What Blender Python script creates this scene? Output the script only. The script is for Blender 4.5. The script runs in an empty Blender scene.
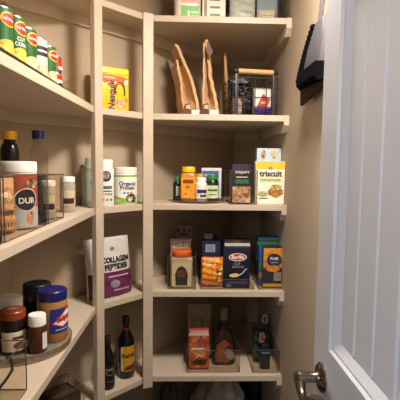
import bpy, math, random
from math import sin, cos, pi, radians, sqrt, atan2, hypot
from mathutils import Vector, Matrix
random.seed(7)
S = bpy.context.scene
COL = S.collection

# ---------------------------------------------------------------- camera numbers
CAM = Vector((0, 0, 1.5)); F = 420.0; PITCH = .0823; ROLL = .0115; YAW = .0311
FW = Vector((sin(YAW)*cos(PITCH), cos(YAW)*cos(PITCH), -sin(PITCH)))
RT0 = Vector((cos(YAW), -sin(YAW), 0)); UP0 = RT0.cross(FW)
def px_of(p):
    v = Vector(p)-CAM; d = v.dot(FW); x = F*v.dot(RT0)/d; y = -F*v.dot(UP0)/d
    return 200+x*cos(ROLL)-y*sin(ROLL), 200+x*sin(ROLL)+y*cos(ROLL)
def col(px, z, Y=None, X=None, c=None):
    """point at height z on the plan line Y=const, X=const or Y=X+c that is seen in photo column px"""
    f = (lambda t: (t, Y, z)) if Y is not None else (lambda t: (X, t, z)) if X is not None else (lambda t: (t, t+c, z))
    lo, hi = (-.8, .6) if X is None else (.5, 3.0)
    if c is not None: lo, hi = -.8, .3
    for _ in range(60):
        m = (lo+hi)/2
        if px_of(f(m))[0] < px: lo = m
        else: hi = m
    return Vector(f((lo+hi)/2))

# ---------------------------------------------------------------- layout (metres)
LV = {1: 2.1968, 2: 1.7435, 3: 1.3112, 4: .8794, 5: .4445}   # shelf tops
T = .0287
P1 = (-.394, 1.825); P2 = (-.189, 2.03)
RX = .486; LX = -.73; YB = 2.765; YF = .28; DC = 2.4627; CEIL = 2.5

# ---------------------------------------------------------------- materials
def lin(h):
    h = h.lstrip('#'); o = []
    for i in (0, 2, 4):
        v = int(h[i:i+2], 16)/255
        o.append(v/12.92 if v <= .04045 else ((v+.055)/1.055)**2.4)
    return (*o, 1)
MC = {}
def mat(h, rough=.5, metal=0, var=.06, scale=30, bump=0, spec=.5):
    k = (h, rough, metal, var, scale, bump, spec)
    if k in MC: return MC[k]
    m = bpy.data.materials.new('paint_'+h.strip('#')); m.use_nodes = True; n = m.node_tree; b = n.nodes['Principled BSDF']
    b.inputs['Roughness'].default_value = rough; b.inputs['Metallic'].default_value = metal
    b.inputs['Specular IOR Level'].default_value = spec
    tc = n.nodes.new('ShaderNodeTexCoord'); nz = n.nodes.new('ShaderNodeTexNoise'); nz.inputs['Scale'].default_value = scale
    n.links.new(tc.outputs['Object'], nz.inputs['Vector'])
    mx = n.nodes.new('ShaderNodeMix'); mx.data_type = 'RGBA'
    c = lin(h); mx.inputs['A'].default_value = tuple(x*(1-var) for x in c[:3])+(1,); mx.inputs['B'].default_value = tuple(min(1, x*(1+var)) for x in c[:3])+(1,)
    n.links.new(nz.outputs['Fac'], mx.inputs['Factor']); n.links.new(mx.outputs['Result'], b.inputs['Base Color'])
    if bump:
        bp = n.nodes.new('ShaderNodeBump'); bp.inputs['Strength'].default_value = bump; bp.inputs['Distance'].default_value = .002
        n.links.new(nz.outputs['Fac'], bp.inputs['Height']); n.links.new(bp.outputs['Normal'], b.inputs['Normal'])
    MC[k] = m; return m
def food(cols, scale=60, rough=.5):
    """printed food picture: voronoi pieces in a few colours"""
    k = ('food', tuple(cols), scale)
    if k in MC: return MC[k]
    m = bpy.data.materials.new('food_picture'); m.use_nodes = True; n = m.node_tree; b = n.nodes['Principled BSDF']
    b.inputs['Roughness'].default_value = rough
    tc = n.nodes.new('ShaderNodeTexCoord'); v = n.nodes.new('ShaderNodeTexVoronoi'); v.inputs['Scale'].default_value = scale
    n.links.new(tc.outputs['Object'], v.inputs['Vector'])
    nz = n.nodes.new('ShaderNodeTexNoise'); nz.inputs['Scale'].default_value = scale*.7; n.links.new(tc.outputs['Object'], nz.inputs['Vector'])
    ad = n.nodes.new('ShaderNodeMath'); ad.operation = 'ADD'; n.links.new(nz.outputs['Fac'], ad.inputs[0])
    sp = n.nodes.new('ShaderNodeSeparateColor'); n.links.new(v.outputs['Color'], sp.inputs[0])
    ml = n.nodes.new('ShaderNodeMath'); ml.operation = 'MULTIPLY_ADD'; ml.inputs[1].default_value = .7; ml.inputs[2].default_value = -.35
    n.links.new(sp.outputs[0], ml.inputs[0]); n.links.new(ml.outputs[0], ad.inputs[1])
    r = n.nodes.new('ShaderNodeValToRGB'); cr = r.color_ramp
    while len(cr.elements) < len(cols): cr.elements.new(.5)
    for i, h in enumerate(cols):
        cr.elements[i].position = .15+.7*i/(len(cols)-1); cr.elements[i].color = lin(h)
    n.links.new(ad.outputs[0], r.inputs['Fac']); n.links.new(r.outputs['Color'], b.inputs['Base Color'])
    MC[k] = m; return m
def clear(h='#ffffff', thru=.86, rough=.08):
    k = ('clear', h, thru, rough)
    if k in MC: return MC[k]
    m = bpy.data.materials.new('clear_plastic'); m.use_nodes = True; n = m.node_tree
    out = n.nodes['Material Output']; n.nodes.remove(n.nodes['Principled BSDF'])
    tr = n.nodes.new('ShaderNodeBsdfTransparent'); tr.inputs['Color'].default_value = lin(h)
    gl = n.nodes.new('ShaderNodeBsdfPrincipled'); gl.inputs['Base Color'].default_value = tuple(.35*q for q in lin(h)[:3])+(1,) if thru > .8 else lin(h); gl.inputs['Roughness'].default_value = rough
    nz = n.nodes.new('ShaderNodeTexNoise'); nz.inputs['Scale'].default_value = 6
    mr = n.nodes.new('ShaderNodeMapRange'); mr.inputs['To Min'].default_value = 1-thru-.03; mr.inputs['To Max'].default_value = 1-thru+.03
    n.links.new(nz.outputs['Fac'], mr.inputs['Value'])
    mx = n.nodes.new('ShaderNodeMixShader'); n.links.new(mr.outputs['Result'], mx.inputs['Fac'])
    n.links.new(tr.outputs[0], mx.inputs[1]); n.links.new(gl.outputs[0], mx.inputs[2]); n.links.new(mx.outputs[0], out.inputs['Surface'])
    MC[k] = m; return m
WALL = mat('#b2a088', .75, var=.03, scale=3, bump=.03)
SHELF = mat('#c4b39e', .5, var=.03, scale=12, bump=.02)
CEILM = mat('#e0d4c0', .85, var=.02, scale=8)
DOORM = mat('#c6c8ce', .4, var=.015, scale=20)
ACR = clear('#f8f5f0', .975, .05); ACRE = clear('#8a8078', .6, .15)
WHITE = mat('#ece8e0', .45); BLACK = mat('#141315', .5); OFFW = mat('#ddd8cf', .45)

# ---------------------------------------------------------------- mesh kit
class MB:
    def __init__(s): s.v = []; s.f = []; s.mi = []
    def add(s, vs, fs, mi=0):
        o = len(s.v); s.v += [tuple(x) for x in vs]
        for f in fs: s.f.append([i+o for i in f]); s.mi.append(mi)
        return s
    def box(s, x0, x1, y0, y1, z0, z1, mi=0):
        return s.prism([(x0, y0), (x1, y0), (x1, y1), (x0, y1)], z0, z1, mi)
    def prism(s, poly, z0, z1, mi=0):
        n = len(poly); vs = [(x, y, z0) for x, y in poly]+[(x, y, z1) for x, y in poly]
        fs = [list(range(n))[::-1], list(range(n, 2*n))]+[[i, (i+1) % n, n+(i+1) % n, n+i] for i in range(n)]
        return s.add(vs, fs, mi)
    def loft(s, rings, mi=0, cap=True):
        n = len(rings[0]); vs = [p for r in rings for p in r]; fs = []
        for k in range(len(rings)-1):
            for i in range(n): fs.append([k*n+i, k*n+(i+1) % n, (k+1)*n+(i+1) % n, (k+1)*n+i])
        if cap: fs.append(list(range(n))[::-1]); fs.append([(len(rings)-1)*n+i for i in range(n)])
        return s.add(vs, fs, mi)
    def lathe(s, prof, cx=0, cy=0, seg=28, mi=0, cap=True):
        return s.loft([[(cx+r*cos(2*pi*i/seg), cy+r*sin(2*pi*i/seg), z) for i in range(seg)] for r, z in prof], mi, cap)
    def rloft(s, prof, seg=6, mi=0):
        """rounded rectangles (w,d,corner,z) stacked"""
        R = []
        for w, d, c, z in prof:
            ring = []
            for q, (sx, sy) in enumerate(((1, 1), (-1, 1), (-1, -1), (1, -1))):
                for k in range(seg+1):
                    a = q*pi/2+k*pi/2/seg
                    ring.append((sx*(w/2-c)+c*cos(a), sy*(d/2-c)+c*sin(a), z))
            R.append(ring)
        return s.loft(R, mi)
    def tube(s, path, r, seg=8, closed=False, mi=0):
        P = [Vector(p) for p in path]; n = len(P); rings = []
        rr = r if isinstance(r, (list, tuple)) else [r]*n
        up = Vector((0, 0, 1)); prev = None
        for i in range(n):
            t = (P[(i+1) % n]-P[i-1]) if closed else (P[min(i+1, n-1)]-P[max(i-1, 0)])
            t.normalize()
            a = prev if prev else (up if abs(t.z) < .9 else Vector((1, 0, 0)))
            b = t.cross(a); b.normalize(); a = b.cross(t); prev = a
            rings.append([tuple(P[i]+rr[i]*(cos(2*pi*k/seg)*a+sin(2*pi*k/seg)*b)) for k in range(seg)])
        if closed: rings.append(rings[0])
        return s.loft(rings, mi, not closed)
    def build(s, name, m, parent=None, smooth=True, bevel=0, angle=38):
        import bmesh
        me = bpy.data.meshes.new(name); me.from_pydata(s.v, [], s.f)
        for x in (m if isinstance(m, (list, tuple)) else [m]): me.materials.append(x)
        for p, i in zip(me.polygons, s.mi): p.material_index = i
        bm = bmesh.new(); bm.from_mesh(me); bmesh.ops.remove_doubles(bm, verts=bm.verts, dist=1e-6)
        bmesh.ops.recalc_face_normals(bm, faces=bm.faces)
        if bevel:
            es = [e for e in bm.edges if len(e.link_faces) == 2 and e.calc_face_angle(0) > .5]
            bmesh.ops.bevel(bm, geom=es, offset=bevel, segments=2, profile=.6, affect='EDGES')
        bm.to_mesh(me); bm.free()
        if smooth:
            me.shade_smooth(); me.set_sharp_from_angle(angle=radians(angle))
        o = bpy.data.objects.new(name, me); COL.objects.link(o)
        if parent: o.parent = parent
        return o
def tag(o, label, cat, group=None, kind=None):
    if label: o['label'] = label
    if cat: o['category'] = cat
    if group: o['group'] = group
    if kind: o['kind'] = kind
    return o
def thing(name, label, cat, loc, rot=0, group=None):
    o = bpy.data.objects.new(name, None); o.empty_display_size = .05; COL.objects.link(o)
    o.location = Vector(loc)+Vector((0, 0, .0007 if loc[2] > .001 else 0)); o.rotation_euler = (0, 0, radians(rot)); return tag(o, label, cat, group)
def struct(name, mb, m, **k):
    o = mb.build(name, m, **k); o['kind'] = 'structure'; return o
def copy_tree(o, parent=None):
    c = o.copy(); COL.objects.link(c)
    if parent: c.parent = parent
    for ch in [x for x in bpy.data.objects if x.parent == o]: copy_tree(ch, c)
    return c

# surfaces: x across, z up, o = lift off the surface
def flat(d): return lambda x, z, o: (x, -d/2-o, z)
def cyl(r, cx=0, cy=0): return lambda x, z, o: (cx+(r+o)*sin(x/r), cy-(r+o)*cos(x/r), z)
def patch(name, sf, m, parent, x0, x1, z0, z1, o=.0006, n=(8, 3), label=None):
    b = MB(); nx, nz = n
    vs = [sf(x0+(x1-x0)*i/nx, z0+(z1-z0)*j/nz, o) for j in range(nz+1) for i in range(nx+1)]
    b.add(vs, [[j*(nx+1)+i, j*(nx+1)+i+1, (j+1)*(nx+1)+i+1, (j+1)*(nx+1)+i] for j in range(nz) for i in range(nx)])
    ob = b.build(name, m, parent)
    if label: ob['label'] = label
    return ob
def shape(name, sf, m, parent, poly, o=.0008):
    """polygon lying on a surface (fan of rings about its middle)"""
    cx = sum(p[0] for p in poly)/len(poly); cz = sum(p[1] for p in poly)/len(poly)
    fine = []
    for (xa, za), (xb, zb_) in zip(poly, poly[1:]+poly[:1]):
        q = max(1, int(hypot(xb-xa, zb_-za)/.007+.9)); fine += [(xa+(xb-xa)*k/q, za+(zb_-za)*k/q) for k in range(q)]
    poly = fine; b = MB(); n = len(poly); K = 5
    vs = [sf(cx, cz, o)]+[sf(cx+(x-cx)*k/K, cz+(z-cz)*k/K, o) for k in range(1, K+1) for x, z in poly]
    fs = [[0, 1+i, 1+(i+1) % n] for i in range(n)]
    for k in range(K-1):
        fs += [[1+k*n+i, 1+(k+1)*n+i, 1+(k+1)*n+(i+1) % n, 1+k*n+(i+1) % n] for i in range(n)]
    return b.add(vs, fs).build(name, m, parent)
def oval(cx, cz, a, b, n=24, rot=0):
    r = []
    for i in range(n):
        t = 2*pi*i/n; x, z = a*cos(t), b*sin(t); r.append((cx+x*cos(rot)-z*sin(rot), cz+x*sin(rot)+z*cos(rot)))
    return r
def text(s, sf, m, parent, x, z, size, rot=0, bold=.012, sx=1, o=.0014, name='lettering'):
    cu = bpy.data.curves.new('t', 'FONT'); cu.body = s; cu.size = size; cu.align_x = 'CENTER'; cu.align_y = 'CENTER'; cu.offset = bold*size; cu.resolution_u = 3
    to = bpy.data.objects.new('t', cu); COL.objects.link(to)
    dg = bpy.context.evaluated_depsgraph_get(); me = bpy.data.meshes.new_from_object(to.evaluated_get(dg))
    bpy.data.objects.remove(to); bpy.data.curves.remove(cu)
    a = radians(rot)
    for v in me.vertices:
        u, w = v.co.x*sx, v.co.y
        v.co = sf(x+u*cos(a)-w*sin(a), z+u*sin(a)+w*cos(a), o)
    me.materials.clear(); me.materials.append(m); me.name = name
    ob = bpy.data.objects.new(name, me); COL.objects.link(ob); ob.parent = parent; return ob

# ---------------------------------------------------------------- product kinds
def box_body(root, w, d, h, m, name='carton'):
    return MB().box(-w/2, w/2, -d/2, d/2, 0, h).build(name, m, root, bevel=.0018)
def bottle(root, prof, m, seg=28, name='body'):
    return MB().lathe(prof, seg=seg).build(name, m, root)
def cap(root, r, z0, z1, m, name='cap', label=None, ribs=True):
    b = MB(); seg = 36; R = []
    for rr, z in ((r, z0), (r, z1-.003), (r*.93, z1), (r*.5, z1+.0005)):
        R.append([((rr*(1-.02*(i % 2)*(ribs and rr == r)))*cos(2*pi*i/seg), (rr*(1-.02*(i % 2)*(ribs and rr == r)))*sin(2*pi*i/seg), z) for i in range(seg)])
    o = b.loft(R).build(name, m, root)
    if label: o['label'] = label
    return o
def clear_bin(loc, w, d, h, rot, label, group=None, m=ACR, t=.003):
    r = thing('clear_bin', label, 'bin', loc, rot, group)
    b = MB(); b.box(-w/2, w/2, -d/2, d/2, 0, t)
    b.box(-w/2, -w/2+t, -d/2, d/2, t, h); b.box(w/2-t, w/2, -d/2, d/2, t, h)
    b.box(-w/2+t, w/2-t, -d/2, -d/2+t, t, h); b.box(-w/2+t, w/2-t, d/2-t, d/2, t, h)
    b.build('body', m, r, smooth=False)
    e = MB(); q = .0016
    for z in (h,): e.tube([(-w/2, -d/2, z), (w/2, -d/2, z), (w/2, d/2, z), (-w/2, d/2, z)], q, 6, True)
    for z in (q,): e.tube([(-w/2, -d/2, z), (w/2, -d/2, z), (w/2, d/2, z), (-w/2, d/2, z)], q, 6, True)
    for x in (-w/2, w/2):
        for y in (-d/2, d/2): e.tube([(x, y, q), (x, y, h)], q, 6)
    e.build('rim', ACRE, r)
    return r
def pouch_fn(w, d, h, kind='stand', wr=.003, seed=0):
    """front surface of a soft bag"""
    def th(x, z):
        t = min(1, max(0, z/h)); u = min(1, abs(2*x/w))
        if kind == 'stand': b = (1-t)**.75*min(1, .55+t*6)
        else: b = max(0, sin(pi*t))**.55
        return d/2*b*sqrt(max(0, 1-u**2.6))
    def sf(x, z, o):
        y = th(x, z)+wr*.5*(sin(37*x/w*2+z/h*9+seed)+sin(z/h*31+seed*2+x*40))*min(1, th(x, z)/(.2*d))
        return (x, -y-o-.0008, z)
    return sf
def pouch(root, w, d, h, m, kind='stand', wr=.003, seed=0, name='bag', zig=False, lean=0):
    sf0 = pouch_fn(w, d, h, kind, wr, seed)
    sf = (lambda x, z, o: (lambda p: (p[0], p[1]+lean*(z/h)**1.5, p[2]))(sf0(x, z, o)))
    b = MB(); nx, nz = 20, 24; vs = []
    for side in (1, -1):
        for j in range(nz+1):
            for i in range(nx+1):
                x = -w/2+w*i/nx; z = h*j/nz; p = sf0(x, z, 0)
                zz = z+(.004*((i % 2)*2-1) if zig and j in (0, nz) else 0)
                vs.append((p[0], p[1]*side+lean*(z/h)**1.5, max(0, zz)))
    N = (nx+1)*(nz+1); fs = []
    for s_ in (0, 1):
        for j in range(nz):
            for i in range(nx):
                a = s_*N+j*(nx+1)+i; fs.append([a, a+1, a+nx+2, a+nx+1])
    edge = [j*(nx+1) for j in range(nz+1)]; 
    for j in range(nz):
        a, c = j*(nx+1), (j+1)*(nx+1); fs.append([a, c, c+N, a+N])
        a, c = a+nx, c+nx; fs.append([a, a+N, c+N, c])
    for i in range(nx):
        fs.append([i, i+N, i+1+N, i+1]); a = nz*(nx+1)+i; fs.append([a, a+1, a+1+N, a+N])
    o = b.add(vs, fs).build(name, m, root, angle=70)
    return o, sf

# ================================================================ THE SETTING
struct('floor', MB().box(LX-.1, RX+.1, -.6, YB+.1, -.1, 0), mat('#4a3d30', .5, var=.2, scale=5))
struct('ceiling', MB().box(LX-.1, RX+.1, YF-.1, YB+.1, CEIL, CEIL+.1), CEILM)
struct('wall_left', MB().box(LX-.1, LX, YF-.1, LX+DC, 0, CEIL), WALL)
struct('wall_corner', MB().prism([(LX, LX+DC), (YB-DC, YB), (YB-DC-.08, YB+.08), (LX-.1, LX+DC+.06), (LX-.1, LX+DC)], 0, CEIL), WALL)
struct('wall_back', MB().box(YB-DC-.08, RX+.1, YB, YB+.1, 0, CEIL), WALL)
struct('wall_right', MB().box(RX, RX+.1, YF-.1, YB, 0, CEIL), WALL)
fw = MB(); fw.box(LX, -.44, YF-.1, YF, 0, CEIL); fw.box(-.44, .39, YF-.1, YF, 2.06, CEIL); fw.box(.39, RX, YF-.1, YF, 0, CEIL)
struct('wall_front', fw, WALL)

# the open door, swung in against the right wall
DX, DT, DY0, DY1 = .34, .036, .315, 1.065
ZB, ZT = .012, 2.045; zp0, zp1 = .98, 1.93
def door_mesh():
    b = MB(); x0, x1 = DX, DX+DT
    ya, yb = DY0+.11, DY1-.108; za, zb = 1.06, 1.93; zc, zd = .20, .86
    b.box(x0, x1, yb, DY1, ZB, ZT); b.box(x0, x1, DY0, ya, ZB, ZT)
    for z0, z1 in ((ZB, zc), (zd, za), (zb, ZT)): b.box(x0, x1, ya, yb, z0, z1)
    for z0, z1 in ((zc, zd), (za, zb)):
        m_ = .036                                     # stepped moulding down to the sunk panel
        steps = [(0, 0), (-.004, .004), (-.004, .010), (.003, .014), (.003, .019), (.016, m_)]
        rings = [[(x0+dx, y_+sy*i, z_+sz*i) for y_, z_, sy, sz in ((ya, z0, 1, 1), (yb, z0, -1, 1), (yb, z1, -1, -1), (ya, z1, 1, -1))] for dx, i in steps]
        for A, B in zip(rings, rings[1:]):
            b.add(A+B, [[k, (k+1) % 4, 4+(k+1) % 4, 4+k] for k in range(4)])
        # plank panel with V grooves
        y = yb-m_; pts = [(y, 0)]; gap = .0875; k = 0; yy = y-.072
        while yy > ya+m_+.02:
            pts += [(yy+.006, 0), (yy, .008), (yy-.006, 0)]; yy -= gap
        pts.append((ya+m_, 0)); zl, zh = z0+m_, z1-m_
        for (p, e), (q, g) in zip(pts, pts[1:]):
            b.add([(x0+.016+e, p, zl), (x0+.016+g, q, zl), (x0+.016+g, q, zh), (x0+.016+e, p, zh)], [[0, 1, 2, 3]])
        b.box(x0+.026, x1, ya, yb, z0, z1)
    return b
door = struct('door_1', door_mesh(), DOORM, smooth=False)
BRASS = mat('#8d8478', .22, 1, var=.05)
hz, hy = .978, .995
hd = MB()
def ringx(r, x, n=28): return [(x, hy+r*cos(2*pi*i/n), hz+r*sin(2*pi*i/n)) for i in range(n)]
hd.loft([ringx(.036, DX), ringx(.036, DX-.004), ringx(.031, DX-.009), ringx(.016, DX-.012), ringx(.013, DX-.02), ringx(.0135, DX-.040), ringx(.017, DX-.047), ringx(.0175, DX-.062), ringx(.012, DX-.069), ringx(.004, DX-.071)])
lev = []
for k in range(13):
    t = k/12; lev.append((DX-.057+.012*sin(pi*t)*-.4+.016*t*t, hy-.004-.115*t, hz-.004-.024*sin(pi*min(1, t*1.25))+.004*t))
hd.tube(lev, [.0135-.005*abs(sin(pi*min(1, k/12*1.1)))*.8 for k in range(13)], 10)
hd.build('door_handle', BRASS, door)['label'] = 'satin nickel lever handle'
MB().box(DX+.006, DX+.030, DY1, DY1+.002, hz-.03, hz+.03).build('latch_plate', BRASS, door)

# ================================================================ SHELVING
unit = thing('built_in_shelving', 'cream painted built-in corner shelving wrapping round the pantry walls', 'shelving', (0, 0, 0))
s45 = .1217
polys = {'left': [(-.419, YF), P1, (P1[0]-s45, P1[1]+s45), (LX, LX+DC), (LX, YF)],
         'mid': [P1, P2, (P2[0]-s45, P2[1]+s45), (P1[0]-s45, P1[1]+s45)],
         'back': [P2, (RX, P2[1]), (RX, YB), (YB-DC, YB), (P2[0]-s45, P2[1]+s45)]}
for l, z in LV.items():
    for k, p in polys.items():
        MB().prism(p, z-T, z).build('shelf_board', SHELF, unit, smooth=False, bevel=.002)
    def cleat(a, b, side, h=.048, t=.018):
        dx, dy = b[0]-a[0], b[1]-a[1]; L = hypot(dx, dy); nx, ny = -dy/L*side*t, dx/L*side*t
        MB().prism([a, b, (b[0]+nx, b[1]+ny), (a[0]+nx, a[1]+ny)], z-T-h, z-T).build('cleat', SHELF, unit, smooth=False)
    cleat((LX, YF), (LX, LX+DC), -1)
    cleat((LX, LX+DC), (YB-DC, YB), -1)
    cleat((YB-DC, YB), (RX, YB), -1)
    # right cleat with its mitred nose, a little proud of the board
    yn = P2[1]-.006; zz = z-T
    prof = [(yn, z), (yn, zz-.018), (yn+.03, zz-.05), (YB, zz-.05), (YB, zz), (yn+.012, zz), (yn+.012, z)]
    b = MB(); n = len(prof)
    b.add([(RX-.024, y, q) for y, q in prof]+[(RX, y, q) for y, q in prof], [list(range(n)), list(range(n, 2*n))[::-1]]+[[i, (i+1) % n, n+(i+1) % n, n+i] for i in range(n)])
    b.build('cleat', SHELF, unit, smooth=False)
def post(c, ang, w, d):
    ca, sa = cos(ang), sin(ang)
    MB().prism([(c[0]+x*ca-y*sa, c[1]+x*sa+y*ca) for x, y in ((-w/2, -d/2), (w/2, -d/2), (w/2, d/2), (-w/2, d/2))], LV[5]-T-.02, LV[1]+.001).build('post', SHELF, unit, smooth=False, bevel=.002)
post((P2[0], P2[1]-.012), radians(18), .048, .026)
post((P1[0]+.009, P1[1]-.008), radians(58), .046, .026)

# ceiling lamp and light
cl = thing('ceiling_light', 'round flush ceiling light with frosted diffuser', 'light', (.30, 1.16, CEIL))
MB().lathe([(.15, 0), (.15, -.018), (.14, -.022)]).build('base', mat('#e8e4dc', .4), cl)
gm = bpy.data.materials.new('lamp_glow'); gm.use_nodes = True; gb = gm.node_tree.nodes['Principled BSDF']
gb.inputs['Emission Color'].default_value = (1, .83, .63, 1); gb.inputs['Emission Strength'].default_value = 3
MB().lathe([(.138, -.022), (.13, -.035), (.1, -.05), (.05, -.058), (.01, -.06)]).build('diffuser', gm, cl)
LT = bpy.data.lights.new('ceiling_lamp', 'AREA'); LT.shape = 'DISK'; LT.size = .26; LT.energy = 37; LT.color = (1, .92, .83)
lo = bpy.data.objects.new('ceiling_lamp', LT); COL.objects.link(lo); lo.location = (.30, 1.16, CEIL-.065)
w = bpy.data.worlds.new('World'); S.world = w; w.use_nodes = True
bg = w.node_tree.nodes['Background']; bg.inputs['Color'].default_value = (.86, .92, 1, 1); bg.inputs['Strength'].default_value = .12
kl = bpy.data.lights.new('kitchen_window', 'AREA'); kl.shape = 'RECTANGLE'; kl.size = .5; kl.size_y = 1.1; kl.energy = 36; kl.color = (.88, .93, 1)
ko = bpy.data.objects.new('kitchen_window', kl); COL.objects.link(ko); ko.location = (-1.1, -1.25, 1.85); ko.rotation_euler = (Vector((.34, .8, 1.5))-Vector((-1.1, -1.25, 1.85))).to_track_quat('-Z', 'Y').to_euler()

# ================================================================ ITEMS
YC = (4.3, .30)
GREEN = mat('#1f6b2c', .4); YEL = mat('#f0b90c', .4); NAVY = mat('#141c3c', .4); RED = mat('#b5231c', .4)
METAL = mat('#9a9a98', .3, 1); SKY = mat('#9fc4cf', .4); ORANGE = mat('#e0701a', .45); CREAM = mat('#e6d6b2', .5)

# ---- upper left: food cans in a rack
def can(px_y, x, r, h, label, n, col1, oval_c, food_c, lower=None, stripe=SKY, dark=None):
    t = thing('food_can', label, 'can', (x, px_y, LV[2]+.004), 62, 'food cans on the upper left shelf')
    MB().lathe([(r*.96, 0), (r, .003), (r, h-.003), (r*.97, h), (r*.93, h), (r*.92, h-.004), (.002, h-.004)]).build('body', METAL, t)
    sf = cyl(r); lb = patch('label', sf, col1, t, -r*1.7, r*1.7, .005, h-.003, n=(24, 3))
    patch('stripe', sf, stripe, lb, -r*1.55, -r*.7, h*.62, h-.003, o=.0009)
    if oval_c:
        shape('emblem', sf, YEL, lb, oval(r*.25, h*.76, r*.66, h*.15), .001)
        shape('emblem', sf, oval_c, lb, oval(r*.25, h*.76, r*.57, h*.12), .0014)
        text('Del Monte', sf, WHITE, lb, r*.25, h*.76, r*.27, o=.0018)
    if dark:
        patch('band', sf, BLACK, lb, -r*.6, r*.7, h*.55, h*.8, o=.0009); [patch('print', sf, WHITE, lb, -r*.45, r*.5, h*.655, h*.7, o=.0013)]
    if food_c: shape('food_picture', sf, food_c, lb, oval(r*.2, h*.2, r*.85, h*.15), .0012)
    return t, lb, sf
CORN = food(['#c98b1b', '#f2d355', '#e5b52f'], 130); PEACH = food(['#b98a5a', '#e9cfa0', '#d9b27c'], 90); GRN = mat('#1c5a28', .35)
t, lb, sf = can(1.035, -.455, .037, .113, 'green can of corn at the left end of the can row, partly out of frame', 1, GRN, RED, CORN)
t, lb, sf = can(1.115, -.455, .037, .118, 'tall green can of corn with red oval emblem, second from left in the can row', 2, GRN, RED, CORN)
text('CUT', sf, WHITE, lb, .004, .062, .013); text('CORN', sf, WHITE, lb, .004, .049, .013)
t, lb, sf = can(1.195, -.455, .037, .115, 'green can with pale yellow food picture, third from the left of the can row', 3, GRN, RED, food(['#d9c48b', '#efe0a8', '#c8a95b'], 90))
t, lb, sf = can(1.283, -.455, .037, .114, 'white can with black label band in the middle of the row of green cans', 4, mat('#d8d0b8', .4), None, PEACH, dark=1)
t, lb, sf = can(1.372, -.455, .037, .115, 'green can with peach coloured picture, between white can and small red cans', 5, GRN, RED, PEACH)
for k in (0, 1):
    t = thing('food_can', ('lower','upper')[k]+' small red and white can stacked at right end of the can row', 'can', (-.452, 1.445, LV[2]+.004+k*.053), 62, 'food cans on the upper left shelf')
    r, h = .030, .0525
    MB().lathe([(r*.96, 0), (r, .003), (r, h-.003), (r*.97, h), (r*.9, h), (r*.9, h-.003), (.002, h-.003)]).build('body', METAL, t)
    sf = cyl(r); lb = patch('label', sf, mat('#e7e0d4', .4) if k == 0 else RED, t, -r*1.6, r*1.6, .006, h-.006, n=(20, 2))
    patch('red_band', sf, RED, lb, -r*1.6, r*1.6, h*.55, h-.007, o=.001, n=(20, 1)) if k == 0 else None
    patch('print', sf, BLACK if k == 0 else WHITE, lb, -r*.1, r*.75, h*.18, h*.36, o=.0014)
rk = thing('can_rack', 'dark low rack tray holding the row of cans on the upper left shelf', 'rack', (-.455, 1.20, LV[2]))
b = MB(); b.box(-.045, .042, -.30, .30, 0, .0035)
b.build('tray', clear('#6b6058', .3, .2), rk, smooth=False)
e = MB(); e.box(.040, .043, -.30, .30, .0036, .010)
e.build('front_lip', BLACK, rk, smooth=False)
b = MB(); b.box(-.05, .043, .301, .304, 0, .045); b.build('end_panel', ACR, rk, smooth=False)

# ---- middle left shelf: clear bins, canister, bottles
z = LV[3]
clear_bin((-.535, 1.145, z), .30, .21, .157, 90, 'large clear bin at front left of middle shelf holding the white lidded canister')
clear_bin((-.535, .83, z), .30, .21, .157, 90, 'clear bin cut by left picture edge beside the large clear bin')
clear_bin((-.535, 1.39, z), .16, .21, .152, 90, 'small clear bin right of large one, holding a small white lidded jar')
t = thing('canister', 'large white lidded canister with orange label and navy oval in clear bin', 'canister', (-.4955, 1.235, z+.0035), 25)
r = .056; MB().lathe([(r*.96, 0), (r, .004), (r, .158), (r*.97, .160)]).build('body', mat('#dcd6cc', .45), t)
MB().lathe([(r*1.015, .160), (r*1.015, .186), (r*.98, .19), (r*.5, .1905)]).build('lid', mat('#dedbd4', .45), t)
sf = cyl(r); lb = patch('label', sf, mat('#a8492a', .45), t, -.012, r*1.5, .06, .155, n=(16, 3))
patch('lower_label', sf, mat('#b9c4cf', .45), t, -.015, r*1.5, .006, .058, n=(16, 2)); shape('food_picture', sf, food(['#a55b2b', '#e0b088', '#7b3a1a'], 90), t, oval(.035, .032, .013, .022), .001)
shape('food_picture', sf, food(['#2a1a14', '#d8c2a4', '#5a3520'], 80), lb, oval(.045, .128, .022, .014), .001)
shape('emblem', sf, WHITE, lb, oval(.024, .082, .036, .033), .0012); shape('emblem', sf, mat('#10142e', .4), lb, oval(.024, .082, .032, .030), .0016)
text('DUR', sf, WHITE, lb, .024, .079, .023, bold=.03, o=.002)
t = thing('snack_bag', 'tan paper snack bag in front of white canister in the large clear bin', 'bag', (-.492, 1.115, z+.0035), 70)
o, sf = pouch(t, .10, .05, .145, food(['#a9794e', '#c79a6b', '#8a5e3a'], 14), wr=.004)
patch('print', sf, mat('#5a3a26', .5), t, -.04, .03, .015, .06); shape('food_picture', sf, food(['#d9b48a', '#e9cfae', '#a97b50'], 60), t, oval(.0, .10, .03, .022))
t = thing('condiment_bottle', 'dark squeeze bottle with yellow cap behind the white canister', 'bottle', (-.585, 1.41, z+.0035))
MB().lathe([(.027, 0), (.029, .01), (.029, .13), (.026, .16), (.029, .19), (.029, .225), (.024, .245), (.018, .252), (.018, .262)]).build('body', mat('#120d0f', .2), t)
cap(t, .023, .262, .288, YEL)
t = thing('water_bottle', 'clear plastic bottle with blue screw cap behind the small clear bin', 'bottle', (-.535, 1.535, z))
MB().lathe([(.03, 0), (.033, .01), (.033, .20), (.031, .225), (.018, .26), (.016, .27), (.016, .275)]).build('body', clear('#efeae4', .95, .06), t)
MB().lathe([(.0165, .272), (.0165, .276)]).build('neck_ring', clear('#cfc8c0', .5), t)
cap(t, .021, .277, .305, mat('#141a5a', .35))
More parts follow.
